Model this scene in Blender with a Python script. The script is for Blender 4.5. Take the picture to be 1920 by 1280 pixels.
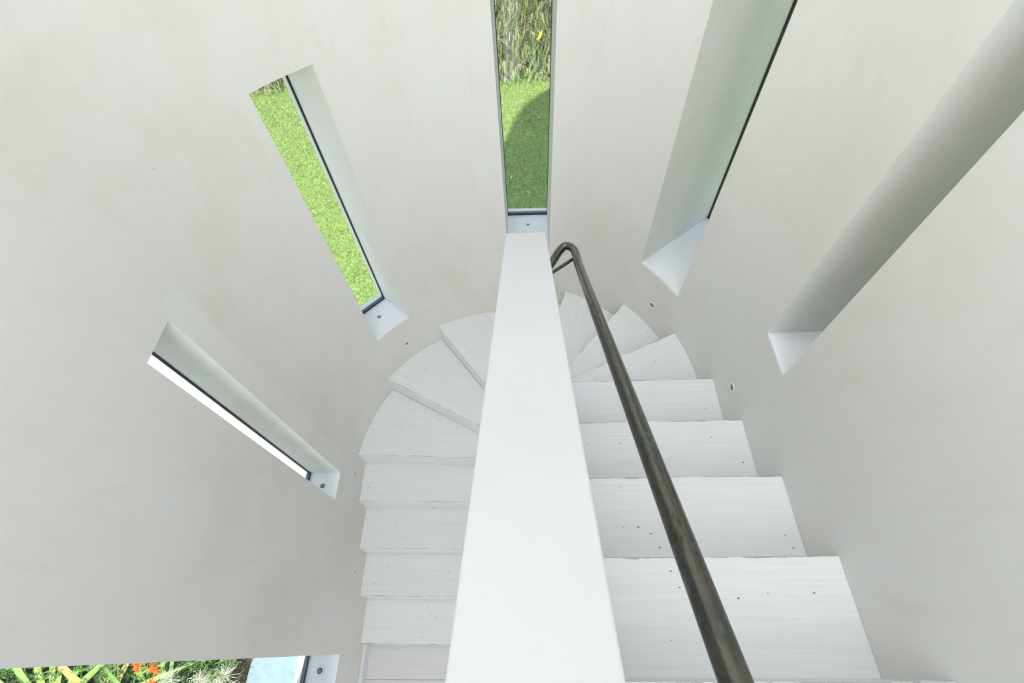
import bpy, bmesh, math, random
import numpy as np
from mathutils import Vector, Matrix
random.seed(7); rng = np.random.default_rng(11)
scene = bpy.context.scene
col = scene.collection
for o in list(bpy.data.objects): bpy.data.objects.remove(o)

# ------------------------------------------------------------------ camera
cd = bpy.data.cameras.new('camera'); cam = bpy.data.objects.new('camera', cd); col.objects.link(cam)
cd.sensor_width = 36; cd.lens = 880.5 / 1920 * 36; cd.clip_start = .02; cd.clip_end = 400
r_ = Vector((0.999084728, -0.000617213, -0.0427706050)); u_ = Vector((0.0237886654, 0.839023259, 0.543575270)); f_ = Vector((-0.0355500317, 0.544095213, -0.838269998))
m = Matrix.Identity(4)
for i in range(3):
    m[i][0] = r_[i]; m[i][1] = u_[i]; m[i][2] = -f_[i]
m[0][3], m[1][3], m[2][3] = 0.17305, -1.01595, 1.91494
cam.matrix_world = m
scene.camera = cam

# ------------------------------------------------------------------ light
scene.view_settings.view_transform = 'Standard'; scene.view_settings.look = 'None'
scene.view_settings.exposure = 0.28; scene.view_settings.gamma = 1; scene.view_settings.use_curve_mapping = False
w = bpy.data.worlds.new('sky'); scene.world = w; w.use_nodes = True
nt = w.node_tree; bg = nt.nodes['Background']
sk = nt.nodes.new('ShaderNodeTexSky'); sk.sky_type = 'NISHITA'; sk.sun_disc = False
sk.sun_elevation = math.radians(54); sk.sun_rotation = math.radians(194.5)
hz = nt.nodes.new('ShaderNodeMix'); hz.data_type = 'RGBA'; hz.inputs[0].default_value = .5; hz.inputs[7].default_value = (2.1, 2.25, 2.4, 1)
nt.links.new(sk.outputs[0], hz.inputs[6]); nt.links.new(hz.outputs[2], bg.inputs[0]); bg.inputs[1].default_value = .34
AZ = math.radians(14.5); EL = math.radians(54)
sd = bpy.data.lights.new('sun', 'SUN'); sd.energy = 4.3; sd.angle = math.radians(.6); sd.color = (1, .965, .9)
so = bpy.data.objects.new('sun', sd); col.objects.link(so)
dirv = Vector((math.sin(AZ) * math.cos(EL), math.cos(AZ) * math.cos(EL), -math.sin(EL)))
so.rotation_euler = dirv.to_track_quat('-Z', 'Y').to_euler(); so.location = (-4, -8, 12)
def area(name, loc, sx, sy, e, c, rot=(0, 0, 0)):
    a = bpy.data.lights.new(name, 'AREA'); a.shape = 'RECTANGLE'; a.size = sx; a.size_y = sy; a.energy = e; a.color = c
    o = bpy.data.objects.new(name, a); o.location = loc; o.rotation_euler = rot; col.objects.link(o); return o
CEIL = 5.0
area('ceiling_fill', (0.0, 0.0, CEIL - .05), 1.5, 1.5, 30, (.88, .945, 1.02))  # unseen area lamp added under the closed ceiling; no skylight is built
area('rear_fill', (0.0, -3.1, 3.4), 1.8, 2.9, 50, (.88, .945, 1.02), (math.radians(90), 0, 0))  # added fill lamp before the solid back wall, brightens the upright walls
area('lower_fill', (-.45, -3.1, -.9), .9, 1.7, 12, (.97, .99, 1.0), (math.radians(90), 0, 0))  # added fill lamp, lifts the lower left flight and wall

# ------------------------------------------------------------------ materials
def mat(name, base, rough=.7, spec=.3, metal=0):
    m = bpy.data.materials.new(name); m.use_nodes = True
    b = m.node_tree.nodes['Principled BSDF']
    b.inputs['Base Color'].default_value = (*base, 1); b.inputs['Roughness'].default_value = rough
    b.inputs['Metallic'].default_value = metal; b.inputs['Specular IOR Level'].default_value = spec
    return m
class NT:
    def __init__(s, m): s.t = m.node_tree; s.b = s.t.nodes['Principled BSDF']
    def n(s, k, **kw):
        x = s.t.nodes.new('ShaderNode' + k)
        for a, v in kw.items(): setattr(x, a, v)
        return x
    def l(s, a, b): s.t.links.new(a, b)
    def coord(s, kind='Object', scale=(1, 1, 1)):
        c = s.n('TexCoord'); mp = s.n('Mapping'); mp.inputs['Scale'].default_value = scale
        s.l(c.outputs[kind], mp.inputs[0]); return mp.outputs[0]
    def noise(s, vec, scale, detail=5, rough=.6, dist=0):
        x = s.n('TexNoise'); x.inputs['Scale'].default_value = scale; x.inputs['Detail'].default_value = detail
        x.inputs['Roughness'].default_value = rough; x.inputs['Distortion'].default_value = dist
        s.l(vec, x.inputs['Vector']); return x.outputs['Fac']
    def ramp(s, fac, stops, interp='LINEAR'):
        x = s.n('ValToRGB'); x.color_ramp.interpolation = interp; e = x.color_ramp.elements
        while len(e) < len(stops): e.new(.5)
        for el, (p, c) in zip(e, stops): el.position = p; el.color = (*c, 1) if len(c) == 3 else c
        s.l(fac, x.inputs[0]); return x.outputs[0]
    def mix(s, fac, a, b, mode='MIX'):
        x = s.n('Mix', data_type='RGBA', blend_type=mode)
        for i, v in ((0, fac), (6, a), (7, b)):
            if isinstance(v, (float, int)): x.inputs[i].default_value = v
            elif isinstance(v, tuple): x.inputs[i].default_value = (*v, 1)
            else: s.l(v, x.inputs[i])
        return x.outputs[2]
    def math(s, op, a, b=0):
        x = s.n('Math', operation=op)
        for i, v in ((0, a), (1, b)):
            if isinstance(v, (float, int)): x.inputs[i].default_value = v
            else: s.l(v, x.inputs[i])
        return x.outputs[0]
    def bump(s, h, strength, dist=.01):
        x = s.n('Bump'); x.inputs['Strength'].default_value = strength; x.inputs['Distance'].default_value = dist
        s.l(h, x.inputs['Height']); s.l(x.outputs[0], s.b.inputs['Normal'])

g3 = lambda v: (v, v, v)
def plaster():
    m = mat('limewash_plaster', (.7, .69, .65), .75, .2); t = NT(m)
    v = t.coord(); n1 = t.noise(v, 1.6, 8, .62, .6); n2 = t.noise(v, 7, 6, .6, .4)
    vs = t.coord('Object', (3, 3, 1)); n3 = t.noise(vs, 2.3, 7, .65, 1.2)
    c = t.ramp(n1, [(.3, (.81, .785, .715)), (.5, (.852, .835, .785)), (.68, (.865, .857, .82))])
    c = t.mix(t.ramp(n3, [(.52, g3(0)), (.72, g3(.35))]), c, (.775, .745, .665))
    c = t.mix(t.ramp(n2, [(.55, g3(0)), (.75, g3(.3))]), c, (.88, .88, .86))
    # scattered fine scuffs
    sv = t.coord('Object', (1, 1, 1)); vo = t.n('TexVoronoi', feature='F1'); vo.inputs['Scale'].default_value = 6; vo.inputs['Randomness'].default_value = 1; t.l(sv, vo.inputs['Vector'])
    c = t.mix(t.ramp(vo.outputs['Distance'], [(.018, g3(.5)), (.03, g3(0))]), c, (.35, .34, .3))
    # pale skim-coat repair running down beside the narrow left window
    co = t.n('TexCoord'); sp = t.n('SeparateXYZ'); t.l(co.outputs['Object'], sp.inputs[0])
    wob = t.math('MULTIPLY', t.math('SUBTRACT', t.noise(v, 5, 6, .7), .5), .16)
    yy = t.math('ABSOLUTE', t.math('ADD', t.math('ADD', sp.outputs[1], .055), wob))
    msk = t.math('MULTIPLY', t.math('LESS_THAN', yy, .055), t.math('LESS_THAN', sp.outputs[0], -.9))
    msk = t.math('MULTIPLY', msk, t.math('MULTIPLY', t.math('LESS_THAN', sp.outputs[2], .76), t.math('GREATER_THAN', sp.outputs[2], -.9)))
    c = t.mix(t.math('MULTIPLY', msk, .45), c, (.9, .895, .87))
    t.l(c, t.b.inputs['Base Color']); t.bump(n2, .12, .01); return m
def painted_wood(name, base, wear):
    m = mat(name, base, .5, .35); t = NT(m)
    g = t.coord('UV', (3, 90, 1)); n1 = t.noise(g, 1, 5, .6, .5)
    b2 = tuple(x * .95 for x in base)
    c = t.ramp(n1, [(.35, b2), (.6, base)])
    g2 = t.coord('UV', (14, 260, 1)); n2 = t.noise(g2, 1, 3, .5)
    big = t.noise(t.coord('UV', (4, 9, 1)), 1, 3, .6)
    c = t.mix(t.math('MULTIPLY', t.ramp(n2, [(.66, g3(0)), (.74, g3(1))]), t.ramp(big, [(.5, g3(0)), (.7, g3(.35 + wear))])), c, (.45, .43, .38))
    vo = t.n('TexVoronoi', feature='F1'); vo.inputs['Scale'].default_value = 17; t.l(t.coord('UV', (1, 1.6, 1)), vo.inputs['Vector'])
    sp = t.math('MULTIPLY', t.ramp(vo.outputs['Distance'], [(.045, g3(1)), (.075, g3(0))]), t.ramp(t.noise(t.coord('UV', (1, 1, 1)), 8, 1), [(.44, g3(0)), (.5, g3(1))]))
    c = t.mix(sp, c, (.16, .15, .13))
    # worn nosing edge
    uv = t.n('TexCoord'); sx = t.n('SeparateXYZ'); t.l(uv.outputs['UV'], sx.inputs[0])
    en = t.noise(t.coord('UV', (9, 120, 1)), 1, 4, .7)
    lim = t.math('MULTIPLY', t.ramp(en, [(.42, g3(0)), (.62, g3(1))]), .0046 + .004 * wear)
    edge = t.math('LESS_THAN', sx.outputs[1], lim)
    c = t.mix(t.math('MULTIPLY', edge, .75), c, (.25, .23, .2))
    t.l(c, t.b.inputs['Base Color']); t.bump(n1, .12, .004); return m
def noisy(name, stops, scale, rough=.8, bump=0, spec=.2, coords='Object', detail=5):
    m = mat(name, stops[0][1], rough, spec); t = NT(m)
    n = t.noise(t.coord(coords), scale, detail)
    t.l(t.ramp(n, stops), t.b.inputs['Base Color'])
    if bump: t.bump(n, bump)
    return m
M = {}
M['plaster'] = plaster()
M['tread'] = painted_wood('white_painted_wood', (.885, .89, .89), .15)
M['boards'] = painted_wood('worn_painted_boards', (.76, .755, .73), .6)
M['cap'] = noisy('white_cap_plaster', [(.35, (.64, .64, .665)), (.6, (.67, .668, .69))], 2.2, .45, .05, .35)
M['sill'] = noisy('white_sill', [(.4, (.88, .88, .89)), (.6, (.9, .905, .915))], 4, .5)
M['skirting'] = mat('white_skirting', (.83, .84, .85), .45)
M['frame'] = noisy('dark_metal_frame', [(.4, (.02, .025, .028)), (.6, (.035, .04, .043))], 10, .45, 0, .4)
M['frame_grey'] = noisy('grey_metal_frame', [(.4, (.10, .125, .13)), (.6, (.14, .17, .175))], 12, .35, 0, .5)
M['ring'] = mat('offwhite_trim', (.88, .87, .83), .45)
M['bezel'] = mat('dark_bezel', (.04, .04, .04), .4)
M['lens'] = noisy('grey_lens', [(.4, (.2, .21, .2)), (.6, (.32, .33, .32))], 200, .3)
def steel():
    m = mat('patinated_steel', (.1, .1, .09), .33, .5, 1); t = NT(m)
    v = t.coord('Object', (34, 8, 8)); n1 = t.noise(v, 1.6, 8, .68, .5); n2 = t.noise(v, 9, 6, .7)
    c = t.ramp(n1, [(.34, (.06, .06, .055)), (.46, (.155, .148, .12)), (.56, (.10, .103, .098)), (.7, (.24, .255, .26))])
    c = t.mix(t.ramp(n2, [(.6, g3(0)), (.72, g3(.4))]), c, (.33, .32, .29))
    t.l(c, t.b.inputs['Base Color']); t.l(t.ramp(n1, [(.3, g3(.26)), (.7, g3(.12))]), t.b.inputs['Roughness']); t.bump(n2, .1, .002); return m
M['steel'] = steel()
def glass():
    m = bpy.data.materials.new('window_glass'); m.use_nodes = True; t = m.node_tree; t.nodes.clear()
    o = t.nodes.new('ShaderNodeOutputMaterial'); mx = t.nodes.new('ShaderNodeMixShader'); tr = t.nodes.new('ShaderNodeBsdfTransparent'); gl = t.nodes.new('ShaderNodeBsdfGlossy')
    lw = t.nodes.new('ShaderNodeLayerWeight'); lw.inputs[0].default_value = .5; pw = t.nodes.new('ShaderNodeMath'); pw.operation = 'POWER'; pw.inputs[1].default_value = 5; t.links.new(lw.outputs['Facing'], pw.inputs[0]); fr = t.nodes.new('ShaderNodeMath'); fr.operation = 'MULTIPLY_ADD'; fr.inputs[1].default_value = .25; fr.inputs[2].default_value = .02; t.links.new(pw.outputs[0], fr.inputs[0]); gl.inputs['Roughness'].default_value = .01; tr.inputs[0].default_value = (.96, .98, .97, 1)
    t.links.new(fr.outputs[0], mx.inputs[0]); t.links.new(tr.outputs[0], mx.inputs[1]); t.links.new(gl.outputs[0], mx.inputs[2]); t.links.new(mx.outputs[0], o.inputs[0]); return m
M['glass'] = glass()
M['ext'] = noisy('exterior_render', [(.4, (.72, .73, .72)), (.6, (.78, .78, .76))], 3, .8)
M['soil'] = noisy('dark_soil', [(.35, (.035, .045, .02)), (.6, (.11, .1, .06))], 14, .95)
M['lawn'] = noisy('lawn_base', [(.3, (.16, .26, .06)), (.5, (.28, .42, .11)), (.7, (.42, .56, .19))], 26, .95, .5, .1)
M['paving'] = noisy('white_paving', [(.4, (.84, .83, .8)), (.6, (.9, .9, .87))], 12, .8)
M['concrete'] = noisy('shaded_blue_concrete', [(.35, (.30, .40, .45)), (.6, (.36, .46, .5)), (.75, (.25, .33, .37))], 18, .85)  # pale blue concrete, with the path strip's shade mixed into the colour
def vcol(name, rough=.6, spec=.3, trans=0):
    m = mat(name, (.3, .4, .1), rough, spec); t = NT(m); a = t.n('Attribute', attribute_name='tint')
    t.l(a.outputs['Color'], t.b.inputs['Base Color'])
    return m
M['leaf'] = vcol('foliage'); M['blade'] = vcol('grass_blades', .8, .1)
M['yellow_leaf'] = noisy('yellow_leaf', [(.35, (.75, .42, .04)), (.6, (.85, .62, .12))], 20, .6)
M['petal'] = noisy('orange_petal', [(.4, (.75, .07, .01)), (.6, (.9, .24, .03))], 25, .6)
M['dry'] = noisy('dry_bracts', [(.4, (.62, .56, .45)), (.6, (.8, .77, .68))], 30, .8)
M['stem'] = noisy('plant_stem', [(.4, (.22, .32, .08)), (.6, (.4, .42, .2))], 30, .7)

# ------------------------------------------------------------------ mesh helpers
def mesh_obj(name, verts, faces, m, parent=None, smooth=False, angle=35, uvs=None, tint=None):
    me = bpy.data.meshes.new(name); me.from_pydata([tuple(v) for v in verts], [], faces); me.materials.append(m)
    if uvs is not None:
        l = me.uv_layers.new(name='UVMap')
        k = 0
        for fuv in uvs:
            for c in fuv: l.data[k].uv = c; k += 1
    if tint is not None:
        a = me.color_attributes.new('tint', 'FLOAT_COLOR', 'POINT'); a.data.foreach_set('color', np.asarray(tint, np.float32).ravel())
    if smooth:
        bm = bmesh.new(); bm.from_mesh(me)
        for f in bm.faces: f.smooth = True
        for e in bm.edges:
            if len(e.link_faces) != 2 or e.calc_face_angle(0) > math.radians(angle): e.smooth = False
        bm.to_mesh(me); bm.free()
    o = bpy.data.objects.new(name, me); col.objects.link(o)
    if parent: o.parent = parent
    return o
def empty(name, loc=(0, 0, 0)):
    o = bpy.data.objects.new(name, None); o.location = loc; o.empty_display_size = .1; col.objects.link(o); return o
def tag(o, label=None, cat=None, group=None, kind=None):
    if label: o['label'] = label
    if cat: o['category'] = cat
    if group: o['group'] = group
    if kind: o['kind'] = kind
    return o
def adopt(o, root):                      # child keeps world coordinates
    o.parent = root; o.matrix_parent_inverse = Matrix.Translation(-Vector(root.location)); return o
def box_data(x0, x1, y0, y1, z0, z1):
    v = [(x, y, z) for z in (z0, z1) for (x, y) in ((x0, y0), (x1, y0), (x1, y1), (x0, y1))]
    return v, [(3, 2, 1, 0), (4, 5, 6, 7), (0, 1, 5, 4), (1, 2, 6, 5), (2, 3, 7, 6), (3, 0, 4, 7)]
def prism(poly, z0, z1):
    n = len(poly); v = [(x, y, z0) for x, y in poly] + [(x, y, z1) for x, y in poly]
    return v, [tuple(range(n - 1, -1, -1)), tuple(range(n, 2 * n))] + [(i, (i + 1) % n, n + (i + 1) % n, n + i) for i in range(n)]
def ccw(poly):
    a = sum(poly[i][0] * poly[(i + 1) % len(poly)][1] - poly[(i + 1) % len(poly)][0] * poly[i][1] for i in range(len(poly)))
    return poly if a > 0 else poly[::-1]
def bevel(o, wd, seg=2):
    b = o.modifiers.new('bevel', 'BEVEL'); b.width = wd; b.segments = seg; b.limit_method = 'ANGLE'; b.angle_limit = math.radians(40); return o
def tube(pts, rad, seg=20, taper=None):
    pts = [Vector(p) for p in pts]; V = []; F = []; prev = None
    for i, p in enumerate(pts):
        d = (pts[min(i + 1, len(pts) - 1)] - pts[max(i - 1, 0)]).normalized()
        if prev is None: a = d.orthogonal().normalized()
        else: a = (prev - d * prev.dot(d)).normalized()
        prev = a; b = d.cross(a); r = rad * (taper[i] if taper else 1)
        V += [p + (a * math.cos(t) + b * math.sin(t)) * r for t in [2 * math.pi * k / seg for k in range(seg)]]
    for i in range(len(pts) - 1):
        for k in range(seg): F.append((i * seg + k, i * seg + (k + 1) % seg, (i + 1) * seg + (k + 1) % seg, (i + 1) * seg + k))
    F.append(tuple(range(seg - 1, -1, -1))); F.append(tuple(range((len(pts) - 1) * seg, len(pts) * seg)))
    return V, F
def smooth_path(P, n=8):
    P = [Vector(p) for p in P]; out = []
    for i in range(len(P) - 1):
        p0, p1, p2, p3 = P[max(i - 1, 0)], P[i], P[i + 1], P[min(i + 2, len(P) - 1)]
        for k in range(n):
            t = k / n; out.append(.5 * ((2 * p1) + (p2 - p0) * t + (2 * p0 - 5 * p1 + 4 * p2 - p3) * t * t + (3 * p1 - p0 - 3 * p2 + p3) * t ** 3))
    out.append(P[-1]); return out

# ------------------------------------------------------------------ dimensions
RX, RY = 1.0035, 1.018
H = 0.16263; G = .27
FLOOR = -12 * H; GROUND = -2.05
BACK = -3.2
E_ = lambda t: (RX * math.cos(t), RY * math.sin(t))
def ell(x, y):                           # project onto inner wall line
    if y <= 0: return (RX if x > 0 else -RX, y)
    return E_(math.atan2(y / RY, x / RX))

# windows: name, front right/left end points going anticlockwise, reveal direction, depth to glass, sill, head
WIN = [
 ('window_1', (RX, -.271), (RX, -.104), (1, 0), .55, .526, 3.8),
 ('window_2', ell(.909, .425), ell(.767, .656), (.79, .613), .52, .063, 3.8),
 ('window_3', ell(.304, .9564), ell(.057, 1.0019), (.0, 1), .40, -.25, 3.8),
 ('window_4', ell(-.604, .8005), ell(-.790, .618), (-.76, .65), .25, -.568, 1.038),
 ('window_5', (-RX, -.119), (-RX, -.283), (-1, 0), .185, -.898, .713),
 ('window_6', (-RX, -1.057), (-RX, -1.26), (-1, 0), .185, -1.42, .86),
]
# ------------------------------------------------------------------ curved wall: one shell, openings cut as missing cells
def sparam(p):
    x, y = p
    if y <= 0: return y - 10 if x > 0 else 10 - y
    return -10 + 20 * math.degrees(math.atan2(y / RY, x / RX)) / 180
def point(s):
    if s < -10: return (RX, s + 10)
    if s > 10: return (-RX, 10 - s)
    t = math.radians((s + 10) / 20 * 180); return E_(t)
bps = {}
for (n, a, b, d, dep, z0, z1) in WIN:
    L = math.hypot(*d); d = (d[0] / L, d[1] / L)
    D2 = dep + .062
    if n == 'window_3':
        oa = (.316, 1.452); ob = (.0525, 1.456)
    else:
        oa = (a[0] + d[0] * D2, a[1] + d[1] * D2); ob = (b[0] + d[0] * D2, b[1] + d[1] * D2)
    bps[round(sparam(a), 5)] = oa; bps[round(sparam(b), 5)] = ob
bps[BACK - 10] = (RX + .6, BACK); bps[10 - BACK] = (-RX - .245, BACK)
bps[-10.6] = (RX + .6, -.6); bps[10.6] = (-RX - .247, -.6)
bps[-10.0] = (RX + .61, .1); bps[round(sparam(E_(math.radians(164))), 5)] = (-1.25, .42)
keys = sorted(bps)
ss = set(keys)
k = -10.0
while k <= 10: 
    if min(abs(k - q) for q in keys) > .12: ss.add(round(k, 5))
    k += .25
inwin = lambda s: next((w_ for w_ in WIN if sparam(w_[1]) + 1e-4 < s < sparam(w_[2]) - 1e-4), None)
ss = sorted(ss)
def outer(s):
    for i in range(len(keys) - 1):
        if keys[i] - 1e-6 <= s <= keys[i + 1] + 1e-6:
            f = (s - keys[i]) / (keys[i + 1] - keys[i]); A, B = bps[keys[i]], bps[keys[i + 1]]
            x, y = A[0] + (B[0] - A[0]) * f, A[1] + (B[1] - A[1]) * f
            if keys[i] >= -10 and keys[i + 1] <= 10 and inwin((keys[i] + keys[i + 1]) / 2) is None:   # bulge the chord out to an arc
                ra, rb = math.hypot(*A), math.hypot(*B); ta, tb = math.atan2(A[1], A[0]), math.atan2(B[1], B[0])
                rr, tt = ra + (rb - ra) * f, ta + (tb - ta) * f; x, y = rr * math.cos(tt), rr * math.sin(tt)
            return (x, y)
SILLT = .012
zs = sorted({FLOOR - .15, CEIL + .12} | {w_[5] - SILLT for w_ in WIN} | {w_[6] for w_ in WIN})
V = []; idx = {}
for i, s in enumerate(ss):
    pi, po = point(s), outer(s)
    for j, z in enumerate(zs):
        idx[i, j, 0] = len(V); V.append((*pi, z)); idx[i, j, 1] = len(V); V.append((*po, z))
def solid(i, j):
    if i < 0 or j < 0 or i >= len(ss) - 1 or j >= len(zs) - 1: return False
    w_ = inwin((ss[i] + ss[i + 1]) / 2); zc = (zs[j] + zs[j + 1]) / 2
    return not (w_ and w_[5] - SILLT < zc < w_[6])
F = []
for i in range(len(ss) - 1):
    for j in range(len(zs) - 1):
        if not solid(i, j): continue
        a = lambda di, dj, k: idx[i + di, j + dj, k]
        F.append((a(0, 0, 0), a(0, 1, 0), a(1, 1, 0), a(1, 0, 0)))
        F.append((a(0, 0, 1), a(1, 0, 1), a(1, 1, 1), a(0, 1, 1)))
        if not solid(i - 1, j): F.append((a(0, 0, 0), a(0, 0, 1), a(0, 1, 1), a(0, 1, 0)))
        if not solid(i + 1, j): F.append((a(1, 0, 0), a(1, 1, 0), a(1, 1, 1), a(1, 0, 1)))
        if not solid(i, j - 1): F.append((a(0, 0, 0), a(1, 0, 0), a(1, 0, 1), a(0, 0, 1)))
        if not solid(i, j + 1): F.append((a(0, 1, 0), a(0, 1, 1), a(1, 1, 1), a(1, 1, 0)))
tag(mesh_obj('wall_curved', V, F, M['plaster'], smooth=True, angle=20), kind='structure')
tag(mesh_obj('wall_back', *box_data(-1.25, 1.6, BACK - .2, BACK, FLOOR - .15, CEIL + .12), M['plaster']), kind='structure')
outl = [outer(s) for s in ss]
tag(mesh_obj('ceiling', *prism(ccw(outl), CEIL, CEIL + .12), M['plaster']), kind='structure')
inl = [(x * 1.01, y * 1.01 if y > 0 else y) for x, y in [point(s) for s in ss]]

# lower floor boards
def boards(name, x0, x1, ys, z, th, m):
    V = []; Fc = []; U = []
    for a, b in zip(ys[:-1], ys[1:]):
        v, f = box_data(x0, x1, a + .0012, b - .0012, z - th, z); o = len(V); V += v
        for q in f:
            Fc.append(tuple(o + k for k in q))
            U.append([(v[k][0] + a * 7, abs(v[k][1] - b) if q == (4, 5, 6, 7) else .06) for k in q])
    return mesh_obj(name, V, Fc, m, uvs=U)
tag(boards('floor', -1.0, .1119, [-3.19, -3.0, -2.8, -2.6, -2.4, -2.2, -2.0, -1.8, -1.6, -1.42, -1.205, -.99, -.8], FLOOR, .03, M['boards']), kind='structure')

# ------------------------------------------------------------------ staircase
stair = tag(empty('staircase', (.15, 0, FLOOR)), 'white painted wooden winding staircase curling around the low middle wall', 'staircase')
noseR = [(RX, 0)] + [E_(math.radians(a)) for a in (20.88, 42.48, 65.47, 87, 117.95, 145.95)] + [(-RX, .0777)]
inner = [(.18, -.004), (.175, .012), (.165, .014), (.156, .02), (.15, .03), (.14, .10), (.13, .045), (.125, .030)]
def arc_pts(a, b):
    sa, sb = sparam(a), sparam(b); n = max(1, int(abs(sb - sa) / .3)) if -10.01 <= min(sa, sb) and max(sa, sb) <= 10.3 else 1
    return [point(sa + (sb - sa) * i / n) for i in range(n + 1)]
TT = .03
def make_tread(poly, z, A, B, label=None):
    """poly ccw plan outline; A-B the nosing line; uv v = distance behind the nosing"""
    poly = ccw(poly); v, f = prism(poly, z - TT, z)
    A, B = Vector(A), Vector(B); t = (B - A).normalized(); nrm = Vector((-t.y, t.x)); off = random.random() * 5
    U = []
    for q in f:
        top = all(v[k][2] > z - 1e-4 for k in q)
        U.append([((Vector(v[k][:2]) - A).dot(t) + off, abs((Vector(v[k][:2]) - A).dot(nrm)) if top else .05 + v[k][2] % .03 + .02) for k in q])
    o = mesh_obj('tread', v, f, M['tread'], uvs=U); adopt(o, stair); bevel(o, .0022); return o
def make_riser(A, B, z0, z1, back):
    A, B, bk = Vector(A), Vector(B), Vector(back); t = (B - A).normalized(); nrm = Vector((-t.y, t.x))
    if nrm.dot(bk - A) < 0: nrm = -nrm
    P = [A + nrm * .0015, B + nrm * .0015, B + nrm * .02, A + nrm * .02]; P = ccw([tuple(p) for p in P])
    v, f = prism(P, z0, z1); off = random.random() * 4
    U = [[((Vector(v[k][:2]) - A).dot(t) + off, .03 + v[k][2] - z0) for k in q] for q in f]
    return adopt(mesh_obj('riser', v, f, M['tread'], uvs=U), stair)
def clip_to_wall(A, B):                   # nosing from the newel point out to the wall face
    return A, B
# straight right flight: j = 0..3 and the landing j = 4
for j in range(0, 4):
    y1, y0 = -j * G, -(j + 1) * G - .02
    make_tread([(.2315, y0), (RX, y0), (RX, y1), (.2315, y1)], j * H, (.2315, y1), (RX, y1))
for j in range(1, 5): make_riser((.2315, -j * G), (RX, -j * G), (j - 1) * H, j * H - TT, (.5, -9))
# winders
for k in range(1, 8):
    A, B = inner[k], noseR[k]; A0, B0 = inner[k - 1], noseR[k - 1]
    poly = [A, B] + arc_pts(B, B0)[1:] + ([A0] if k > 1 else [(.18, -.02)])
    if k == 7: poly = [A, B] + arc_pts(B, B0)[1:] + [A0]
    make_tread(poly, -k * H, A, B)
for k in range(0, 7):                     # riser under nosing k goes down to tread k + 1
    A, B = inner[k], noseR[k]; mid = noseR[k - 1] if k else (.6, -.5)
    make_riser(A, B, -(k + 1) * H, -k * H - TT, mid)
# straight left flight: nosings y0 - j G at z = -(7 + j) H
Y0 = .0777
for j in range(0, 5):
    y = Y0 - j * G
    if j: make_tread([(-RX, y), (.1119, y - .015), (.1119, y + G + .02), (-RX, y + G + .02)], -(7 + j) * H, (.1119, y - .015), (-RX, y))
    A = inner[7] if j == 0 else (.1119, y - .015)
    make_riser(A, (-RX, y), -(8 + j) * H, -(7 + j) * H - TT, (-.5, 9))
# upper landing boards (continue behind the camera)
lv = [-3.19, -2.9, -2.6, -2.3, -2.05, -1.8, -1.55, -1.32, -4 * G]
ld = boards('landing', .2315, RX, lv, 4 * H, TT, M['tread']); adopt(ld, stair)
# skirtings
sk1 = bevel(mesh_obj('baseboard_right', *box_data(RX - .02, RX, BACK, -4 * G + .004, 4 * H, 4 * H + .082), M['skirting']), .003); tag(sk1, kind='structure')
sk2 = bevel(mesh_obj('baseboard_left', *box_data(-RX, -RX + .02, BACK, Y0 - 4 * G + .002, FLOOR, FLOOR + .1), M['skirting']), .003); tag(sk2, kind='structure')

# ------------------------------------------------------------------ middle parapet wall
SL = .5925; WZ, WY = .9, .0344
ye = -1.75; ztop = WZ + SL * (WY - ye)
prof = [(WY, FLOOR - .1), (WY, WZ), (ye, ztop), (BACK, ztop), (BACK, FLOOR - .1)]
V = [(.1119, y, z) for y, z in prof] + [(.2315, y, z) for y, z in prof]; n = len(prof)
F = [tuple(range(n)), tuple(range(2 * n - 1, n - 1, -1))] + [(i, n + i, n + (i + 1) % n, (i + 1) % n) for i in range(n)]
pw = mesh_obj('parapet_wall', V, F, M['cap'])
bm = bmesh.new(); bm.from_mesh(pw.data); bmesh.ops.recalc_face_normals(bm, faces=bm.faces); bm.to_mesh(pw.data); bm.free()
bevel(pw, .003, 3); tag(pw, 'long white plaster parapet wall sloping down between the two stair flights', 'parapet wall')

# ------------------------------------------------------------------ handrail
hr = tag(empty('handrail', (.349, -1, 1.37)), 'dark patinated steel pipe handrail along the right side of the middle wall', 'handrail')
s_ = .6176; RR = .0152
P = [(.349, -2.4, 1.394 + s_ * (2.4 - 1.043)), (.349, -1.6, 1.394 + s_ * (1.6 - 1.043)), (.349, -1.043, 1.394), (.349, -.5, 1.394 - s_ * .543), (.349, 0, .75), (.352, .10, .69)]
P = P[:-1] + [(.3495, .10, .693), (.349, .155, .668), (.345, .195, .652), (.333, .222, .641), (.314, .229, .636), (.293, .208, .631), (.275, .178, .627), (.256, .148, .622), (.225, .102, .615), (.222, .02, .61)]
rail = mesh_obj('rail', *tube(smooth_path(P), RR, 28), M['steel'], smooth=True); adopt(rail, hr)
br = mesh_obj('bracket', *tube([(.343, .150, .657), (.300, .117, .655), (.262, .087, .655), (.226, .02, .652)], .0065, 14), M['steel'], smooth=True); adopt(br, hr)
for yy in (-1.75,):
    zz = 1.394 + s_ * (-yy - 1.043)
    b2 = mesh_obj('bracket', *tube([(.349, yy, zz - .012), (.345, yy, zz - .05), (.32, yy, zz - .07), (.2305, yy, zz - .075)], .0065, 14), M['steel'], smooth=True); adopt(b2, hr)

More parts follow.
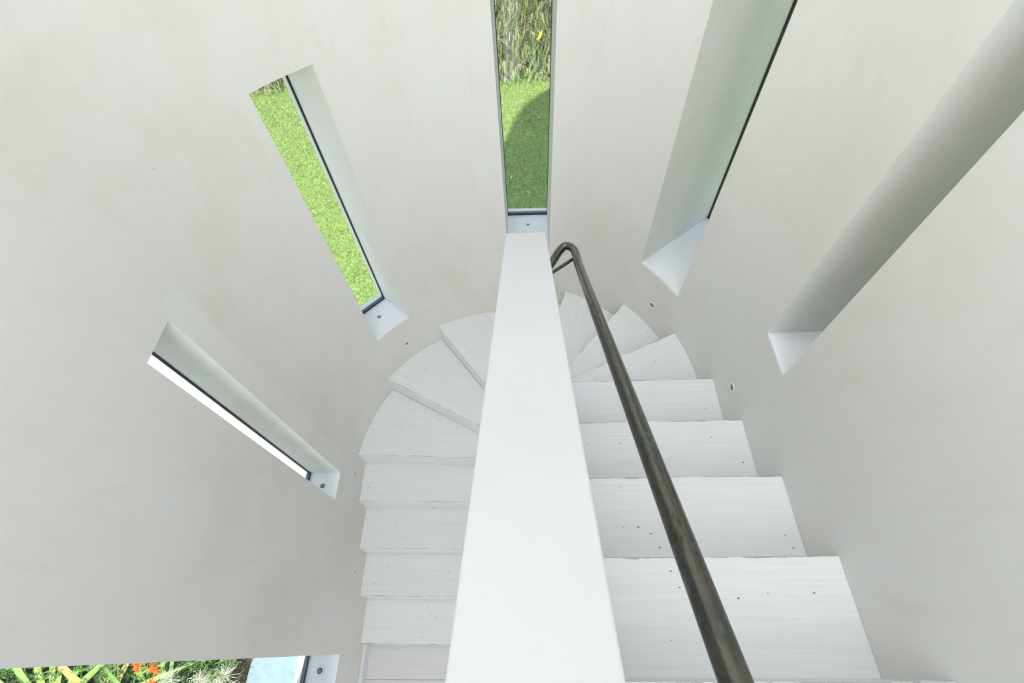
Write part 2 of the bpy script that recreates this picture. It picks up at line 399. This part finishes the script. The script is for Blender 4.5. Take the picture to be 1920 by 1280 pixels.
# ------------------------------------------------------------------ windows
for (n, a, b, d, dep, z0, z1) in WIN:
    L = math.hypot(*d); d = Vector((d[0] / L, d[1] / L)); A, B = Vector(a), Vector(b)
    root = tag(empty(n, ((A.x + B.x) / 2, (A.y + B.y) / 2, z0)), kind='structure')
    if n == 'window_3': GA, GB = Vector((.3155, 1.39)), Vector((.0528, 1.394))
    elif n == 'window_4' or n == 'window_2':
        GA, GB = A + d * dep, B + d * dep
    else: GA, GB = A + d * dep, B + d * dep
    wl = (GB - GA).length; tx = (GB - GA).normalized()
    # sill board follows the wall line in front, runs out past the glass
    OA = GA + (GA - A).normalized() * .062; OB = GB + (GB - B).normalized() * .062
    fr = [point(sparam(a) + (sparam(b) - sparam(a)) * i / 6) for i in range(7)]
    poly = ccw([tuple(p) for p in fr] + [tuple(OB), tuple(OA)])
    sl = mesh_obj('window_sill', *prism(poly, z0 - SILLT, z0), M['sill']); adopt(sl, root)
    # frame
    def bar(name, t0, t1, za, zb, th, m, off=0):
        c0 = GA + tx * t0 + d * off; c1 = GA + tx * t1 + d * off; q = Vector((-tx.y, tx.x)); q = q if q.dot(d) > 0 else -q
        P4 = ccw([tuple(c0), tuple(c1), tuple(c1 + q * th), tuple(c0 + q * th)])
        return adopt(mesh_obj(name, *prism(P4, za, zb), m), root)
    uw = {'window_6': .003, 'window_3': .004, 'window_5': .006}.get(n, .008); bar('frame_upright', 0, uw, z0, z1, .010, M['frame']); bar('frame_upright', wl - uw, wl, z0, z1, .010, M['frame'])
    fb = bar('frame_bottom', .003, wl - .003, z0, z0 + .012, .020, M['frame_grey']); bar('frame_top', .003, wl - .003, z1 - .012, z1, .020, M['frame_grey'])
    bar('frame_gasket', .003, wl - .003, z0, z0 + .014, .004, M['frame'], -.0045)
    bar('window_pane', .003, wl - .003, z0 + .012, z1 - .012, .006, M['glass'], .007)

# ------------------------------------------------------------------ recessed lights
def disc_prof(prof, seg=32):
    V = []; F = []
    for (r, h) in prof: V += [(r * math.cos(2 * math.pi * k / seg), r * math.sin(2 * math.pi * k / seg), h) for k in range(seg)]
    for i in range(len(prof) - 1):
        for k in range(seg): F.append((i * seg + k, i * seg + (k + 1) % seg, (i + 1) * seg + (k + 1) % seg, (i + 1) * seg + k))
    F.append(tuple(range((len(prof) - 1) * seg, len(prof) * seg))); F.append(tuple(range(seg - 1, -1, -1)))
    return V, F
ringD = disc_prof([(.0235, -.004), (.0235, .004), (.0215, .0055), (.0165, .0045), (.0135, .001)])
bezD = disc_prof([(.0138, -.003), (.0138, .0016), (.012, .0030), (.0100, .0022)])
lensD = disc_prof([(.0100, -.002), (.0100, .0024), (.007, .0034), (.003, .0038)])
ringM = None; proto = None
def light(name, loc, nrm, label, cat, group, sc=1.0):
    global proto
    q = Vector(nrm).to_track_quat('Z', 'Y')
    if proto is None:
        r = empty(name); ch = []
        for nm, D, mm in (('trim_ring', ringD, 'ring'), ('bezel', bezD, 'bezel'), ('lens', lensD, 'lens')):
            ch.append(mesh_obj(nm, *D, M[mm], r, smooth=True))
        proto = (r, ch)
    else:
        r = proto[0].copy(); r.name = name; col.objects.link(r)
        for c0 in proto[1]:
            c = c0.copy(); c.parent = r; col.objects.link(c)
    for k in list(r.keys()): del r[k]
    r.location = loc; r.rotation_mode = 'QUATERNION'; r.rotation_quaternion = q; r.scale = (sc,) * 3
    tag(r, label, cat, group); return r
def on_wall(a_or_pt, z):
    x, y = a_or_pt; x, y = ell(x, y); nx, ny = (-x / RX ** 2, -y / RY ** 2) if y > 0 else (-1 if x > 0 else 1, 0)
    l = math.hypot(nx, ny); return (x, y, z), (nx / l, ny / l, 0)
GR = 'small round step lights set low in the curved wall'; GS = 'small round lights set in the window sills'
for p, z, lb, sc in (((RX, -.1255), .158, 'round step light nearest the straight right-hand steps', .9),
                 ((.8464, .539), -.152, 'round step light in wall below the right window with white triangular sill', .9),
                 ((-.67, .747), -.803, 'round step light in wall just below the slot window showing bright lawn', .75),
                 ((-RX, -.0547), -1.134, 'round step light beside the top straight step of the left flight', .85),
                 ((-RX, -.607), -1.4446, 'round step light on the left wall, lowest of the step lights', .85)):
    L_, N_ = on_wall(p, z); light('step_light', L_, N_, lb, 'light', GR, sc)
for p, lb, sc in (((.1866, 1.297, -.25), 'sill light in the central tall window above the end of the middle wall', .62),
              ((-.8131, .8144, -.568), 'sill light in the left slot window that shows bright lawn', .8),
              ((-1.0954, -.2016, -.898), 'sill light in the narrow left window filled with white glare', .95),
              ((-1.1055, -1.137, -1.42), 'sill light in the bottom left window beside the garden plants', 1.1)):
    light('sill_light', p, (0, 0, 1), lb, 'light', GS, sc)

# ------------------------------------------------------------------ outside
def flat(name, x0, x1, y0, y1, z, m, th=.1): return mesh_obj(name, *box_data(x0, x1, y0, y1, z - th, z), m)
lw = tag(flat('lawn', -14, 12, 1.9, 6.7, GROUND, M['lawn'], .3), kind='structure')
tag(flat('planting_bed', -14, -1.25, -8, -.78, GROUND - .01, M['soil'], .3), kind='structure')
tag(flat('terrace', -14, -1.2, -.78, 1.9, GROUND + .02, M['paving'], .3), kind='structure')
tag(flat('path', -1.84, -1.25, -8, -.78, GROUND + .03, M['concrete'], .3), kind='structure')
tag(flat('ground', 1.2, 14, -9, 1.9, GROUND - .02, M['lawn'], .3), kind='structure')
def tri_field(name, base, size, width, lean, tints, m, parent=None):
    """many thin blades: base (n,3), size (n), lean (n,3) tip offset"""
    n = len(base); ang = rng.uniform(0, 2 * np.pi, n); wv = np.stack([np.cos(ang), np.sin(ang), np.zeros(n)], 1) * width[:, None] / 2
    tip = base + lean; v = np.concatenate([base - wv, base + wv, tip], 1).reshape(-1, 3)
    me = bpy.data.meshes.new(name); me.vertices.add(3 * n); me.vertices.foreach_set('co', v.astype(np.float32).ravel())
    me.loops.add(3 * n); me.loops.foreach_set('vertex_index', np.arange(3 * n, dtype=np.int32)); me.polygons.add(n)
    me.polygons.foreach_set('loop_start', np.arange(0, 3 * n, 3, dtype=np.int32)); me.polygons.foreach_set('loop_total', np.full(n, 3, dtype=np.int32)); me.update()
    a = me.color_attributes.new('tint', 'FLOAT_COLOR', 'POINT'); a.data.foreach_set('color', np.repeat(np.concatenate([tints, np.ones((n, 1))], 1), 3, 0).astype(np.float32).ravel())
    me.materials.append(m); o = bpy.data.objects.new(name, me); col.objects.link(o); return o
n = 200000
bx = np.stack([rng.uniform(-5.2, 1.5, n), rng.uniform(1.9, 6.55, n), np.full(n, GROUND)], 1)
cl = .5 + .5 * np.sin(bx[:, 0] * 9 + np.sin(bx[:, 1] * 7) * 2) * np.sin(bx[:, 1] * 11 + np.cos(bx[:, 0] * 6) * 2)
hgt = rng.uniform(.015, .035, n) * (.8 + .5 * cl)
ln = np.stack([rng.normal(0, .012, n), rng.normal(0, .012, n), hgt], 1)
mixf = rng.uniform(0, 1, n)[:, None]
tn = np.array([.16, .25, .05]) * (1 - mixf) + np.array([.62, .66, .33]) * mixf
dry = rng.uniform(0, 1, n) < .06; tn[dry] = (.62, .58, .34)
grass = tri_field('grass', bx, hgt, rng.uniform(.004, .008, n), ln, tn, M['blade']); tag(grass, 'short sunlit green grass covering the lawn outside the windows', 'grass', kind='stuff')

# planted bank
BY0, BY1, BH = 6.45, 7.1, 1.9
def bank_pt(x, t): return (x, BY0 + (BY1 - BY0) * t ** 1.3 + .06 * math.sin(x * 3.1 + t * 4), GROUND - .05 + (BH + .05) * t)
nx, nz = 60, 12; V = [bank_pt(-9 + 14 * i / nx, j / nz) for j in range(nz + 1) for i in range(nx + 1)]
V += [(-9 + 14 * i / nx, 12, GROUND + BH) for i in range(nx + 1)]
F = [(j * (nx + 1) + i, j * (nx + 1) + i + 1, (j + 1) * (nx + 1) + i + 1, (j + 1) * (nx + 1) + i) for j in range(nz + 1) for i in range(nx)]
bank = tag(mesh_obj('bank', V, F, M['soil'], smooth=True), kind='structure')
def sprigs(name, count, place, length, nleaf, leaf, hang, palette, label, cat):
    V = []; F = []; T = []
    for i in range(count):
        p, nd = place(i); p = np.array(p); c = np.array(random.choice(palette)) * random.uniform(.75, 1.2)
        L = length * random.uniform(.6, 1.2); d = np.array(nd) + np.array([random.gauss(0, .25), random.gauss(0, .2), random.gauss(0, .15)]); d /= np.linalg.norm(d)
        for q in range(nleaf):
            f = (q + .5) / nleaf; pos = p + d * L * f + np.array([0, -.05 * f * (1 - f) * 2, hang * f * f * L])
            az = q * 2.4; s = np.array([math.cos(az), math.sin(az) * .8, random.uniform(.1, .7)]); s /= np.linalg.norm(s)
            e = pos + s * leaf * random.uniform(.7, 1.2); wv = np.cross(s, d); wv = wv / (np.linalg.norm(wv) + 1e-6) * leaf * .11
            k = len(V); V += [pos - wv, pos + wv, e + wv * .5, e - wv * .5]; F.append((k, k + 1, k + 2, k + 3)); cc = c * random.uniform(.8, 1.25); T += [(*cc, 1)] * 4
    return tag(mesh_obj(name, V, F, M['leaf'], tint=T), label, cat, kind='stuff')
pal = [(.42, .60, .14), (.22, .38, .09), (.60, .74, .24), (.70, .78, .56), (.52, .66, .40), (.68, .68, .26), (.74, .64, .42)]
def pl_bank(i):
    if i < 3000: x = random.uniform(-1.0, 1.5)
    elif i < 4400: x = random.uniform(-5, -2.8)
    else: x = random.uniform(-8, 4)
    t = random.random() ** 1.35 * .95; p = bank_pt(x, t); return (p[0], p[1] - .03 - abs(random.gauss(0, .09)) * (t < .12), p[2] + .02), (0, -.3, -.9 if random.random() < .55 else 1.1)
sprigs('rosemary_hedge', 5200, pl_bank, .24, 32, .016, -.1, pal, 'dense trailing green rosemary covering the bank behind the lawn', 'hedge')

def leaf_mesh(L, W, curl, m, name, thick=.0015, seg=8):
    V = []; F = []
    for i in range(seg + 1):
        t = i / seg; w_ = W * math.sin(math.pi * min(1, t * .92 + .05)) ** .8 / 2; z = curl * L * (t * (1 - t) * 4 - .4); x = (t - .5) * L
        for (yy, zz) in ((-w_, z + w_ * .5), (0, z), (w_, z + w_ * .5)): V.append((x, yy, zz)); V.append((x, yy, zz + thick))
    for i in range(seg):
        b = i * 6; c = b + 6
        for s0 in (0, 2): F += [(b + s0, c + s0, c + s0 + 2, b + s0 + 2), (b + s0 + 1, b + s0 + 3, c + s0 + 3, c + s0 + 1)]
        F += [(b, b + 1, c + 1, c), (b + 4, c + 4, c + 5, b + 5)]
    F += [(0, 2, 4, 5, 3, 1)]; k = seg * 6; F += [(k, k + 1, k + 3, k + 5, k + 4, k + 2)]
    return mesh_obj(name, V, F, m, smooth=True, angle=60)
LF = leaf_mesh(.14, .045, .18, M['yellow_leaf'], 'fallen_leaf')
spots = [((.36, 6.66, -.98), (.5, .2, .1), 1.0, 'curled yellow leaf lying high on the rosemary, near top of central window', 'leaf'),
         ((.44, 6.42, -1.40), (.7, -.7, .9), 1.0, 'slim yellow leaf hanging on rosemary near the right jamb of central window', 'leaf'),
         ((.06, 6.68, -.93), (.3, .5, 1.2), .8, 'yellow leaf at the very top left of central window', 'leaf'),
         ((.0, 6.60, -1.13), (.9, .3, 2.0), .75, 'golden leaf on the rosemary near the left jamb of central window', 'leaf')]
for i, (p, r, s, lb, ct) in enumerate(spots):
    o = LF if i == 0 else LF.copy()
    if i: col.objects.link(o)
    o.location = p; o.rotation_euler = r; o.scale = (s,) * 3; tag(o, lb, ct, 'fallen yellow leaves')
DL = leaf_mesh(.055, .02, .12, M['dry'], 'dry_leaf')
for i, (p, r, lb) in enumerate([((.40, 5.35, -2.01), (.1, .1, .6), 'small pale dry leaf on the shaded lawn, highest of the three there'),
                                ((.0, 4.05, -2.01), (.1, 0, .9), 'small pale dry leaf on the shaded lawn near left jamb'),
                                ((.21, 3.75, -2.01), (0, .1, 2.4), 'small pale dry leaf lowest on shaded lawn, mid window')]):
    o = DL if i == 0 else DL.copy()
    if i: col.objects.link(o)
    o.location = p; o.rotation_euler = r; tag(o, lb, 'leaf', 'dry leaves on the lawn')

# plants beyond the lower left window
def strap(base, az, L, W, droop, rise=1.0, seg=9):
    V = []; F = []; d = Vector((math.cos(az), math.sin(az), 0)); s = Vector((-d.y, d.x, 0)); p = Vector(base); a = math.atan2(rise, .55)
    for i in range(seg + 1):
        t = i / seg; w_ = W / 2 * (min(1, (t + .12) * 3) * (1 - t ** 3) + .02); fold = Vector((0, 0, w_ * .35))
        V += [p - s * w_ + fold, p, p + s * w_ + fold]
        a -= droop / seg; p = p + (d * math.cos(a) + Vector((0, 0, 1)) * math.sin(a)) * L / seg
    for i in range(seg):
        b = 3 * i; F += [(b, b + 1, b + 4, b + 3), (b + 1, b + 2, b + 5, b + 4)]
    return V, F
def strap_plant(name, base, azs, L, W, label, tint, dr=1.5):
    root = tag(empty(name, base), label, 'plant', 'strap leaved plants in the bed outside')
    for az in azs:
        c = [x * random.uniform(.8, 1.25) for x in tint]
        V, F = strap(base, az, L * random.uniform(.8, 1.15), W * random.uniform(.8, 1.1), dr * random.uniform(.7, 1.2), random.uniform(.7, 1.5))
        o = mesh_obj('leaf', V, F, M['leaf'], smooth=True, angle=80, tint=[(*c, 1)] * len(V)); adopt(o, root)
        so_ = o.modifiers.new('thickness', 'SOLIDIFY'); so_.thickness = .002
A_ = math.radians
strap_plant('strap_leaf_plant', (-3.05, -1.42, GROUND), [A_(a) for a in (70, 95, 112, 128, 141, 155, 170, 186, 40, 15, -30, 215, 82, 120, 150)], .95, .05, 'bright green strap leaved plant at far left outside the bottom left window', (.33, .47, .12))
strap_plant('strap_leaf_plant', (-2.72, -1.36, GROUND), [A_(a) for a in (60, 88, 104, 121, 136, 160, 182, 20, -20, 240)], .85, .045, 'strap leaved plant with pale yellow-green blades, between far left clump and orange flowers', (.40, .50, .16))
strap_plant('strap_leaf_plant', (-2.25, -1.45, GROUND), [A_(a) for a in (82, 98, 110, 128, 145, 175, 165, 200)], .85, .038, 'darker green strap leaved plant at the foot of the orange flowers', (.24, .42, .08))
# orange flowers
def petal(c, az, el, L, W, seg=5):
    V = []; F = []; d = Vector((math.cos(az) * math.cos(el), math.sin(az) * math.cos(el), math.sin(el))); s = d.cross(Vector((0, 0, 1))).normalized(); c = Vector(c)
    for i in range(seg + 1):
        t = i / seg; w_ = W / 2 * math.sin(math.pi * (t * .85 + .1)); p = c + d * L * t + Vector((0, 0, -.3 * L * t * t)); V += [p - s * w_, p + s * w_]
    for i in range(seg): F.append((2 * i, 2 * i + 1, 2 * i + 3, 2 * i + 2))
    return V, F
fr = tag(empty('orange_flower_plant', (-2.2, -1.3, GROUND)), 'arching flower stem with orange star-shaped blooms outside the bottom left window', 'flower')
heads = [(-2.09, -1.10, -1.22), (-2.06, -1.118, -1.2), (-1.97, -1.118, -1.18), (-1.95, -1.13, -1.2), (-2.00, -1.19, -1.26)]
adopt(mesh_obj('stem', *tube(smooth_path([(-2.2, -1.3, GROUND), (-2.17, -1.24, -1.6), (-2.08, -1.15, -1.28), (-1.92, -1.1, -1.18), (-1.86, -1.07, -1.17)]), .004, 8), M['stem'], smooth=True), fr)
for hx in heads:
    V = []; F = []
    for k in range(6):
        v, f = petal(hx, k * math.pi / 3 + random.random() * .4, random.uniform(.1, .6), .034, .010); o_ = len(V); V += v; F += [tuple(o_ + q for q in ff) for ff in f]
    adopt(mesh_obj('flower_head', V, F, M['petal'], smooth=True), fr)
    adopt(mesh_obj('flower_stalk', *tube([hx, (hx[0] - .03, hx[1] - .01, hx[2] - .05)], .003, 6), M['stem']), fr)
# dry wispy heads
for i, (c, lb) in enumerate([((-1.93, -1.175, -1.3), 'wispy dried white seed head nearest the orange flowers'), ((-1.74, -1.175, -1.3), 'wispy dried white seed head, middle of the three'), ((-1.60, -1.155, -1.3), 'wispy dried white seed head nearest the blue-grey path')]):
    root = tag(empty('dried_flower', (c[0] - .05, c[1] - .1, GROUND)), lb, 'flower', 'dried seed heads outside the lower window')
    adopt(mesh_obj('stem', *tube(smooth_path([(c[0] - .32, c[1] - .1, GROUND), (c[0] - .2, c[1] - .05, -1.6), c]), .0035, 8), M['stem'], smooth=True), root)
    V = []; F = []
    for k in range(46):
        az = random.uniform(0, 2 * math.pi); el = random.uniform(-.4, 1.3); L = random.uniform(.035, .075); d = Vector((math.cos(az) * math.cos(el), math.sin(az) * math.cos(el), math.sin(el)))
        e = Vector(c) + d * L; e2 = e + Vector((math.cos(az + 1) * .02, math.sin(az + 1) * .02, -.015))
        v, f = tube([c, Vector(c) + d * L * .5 + Vector((0, 0, .01)), e, e2], .0013, 4); o_ = len(V); V += v; F += [tuple(o_ + q for q in ff) for ff in f]
    adopt(mesh_obj('seed_head', V, F, M['dry']), root)
def pl_bed(i): return (random.uniform(-5.5, -1.9), random.uniform(-1.9, -.85), GROUND + random.uniform(0, .12)), (0, 0, 1)
sprigs('ground_cover', 1300, pl_bed, .22, 14, .05, 0, [(.13, .26, .06), (.2, .34, .1), (.1, .2, .06), (.3, .4, .14)], 'low dark green leafy ground cover in the bed beside the path', 'ground cover')
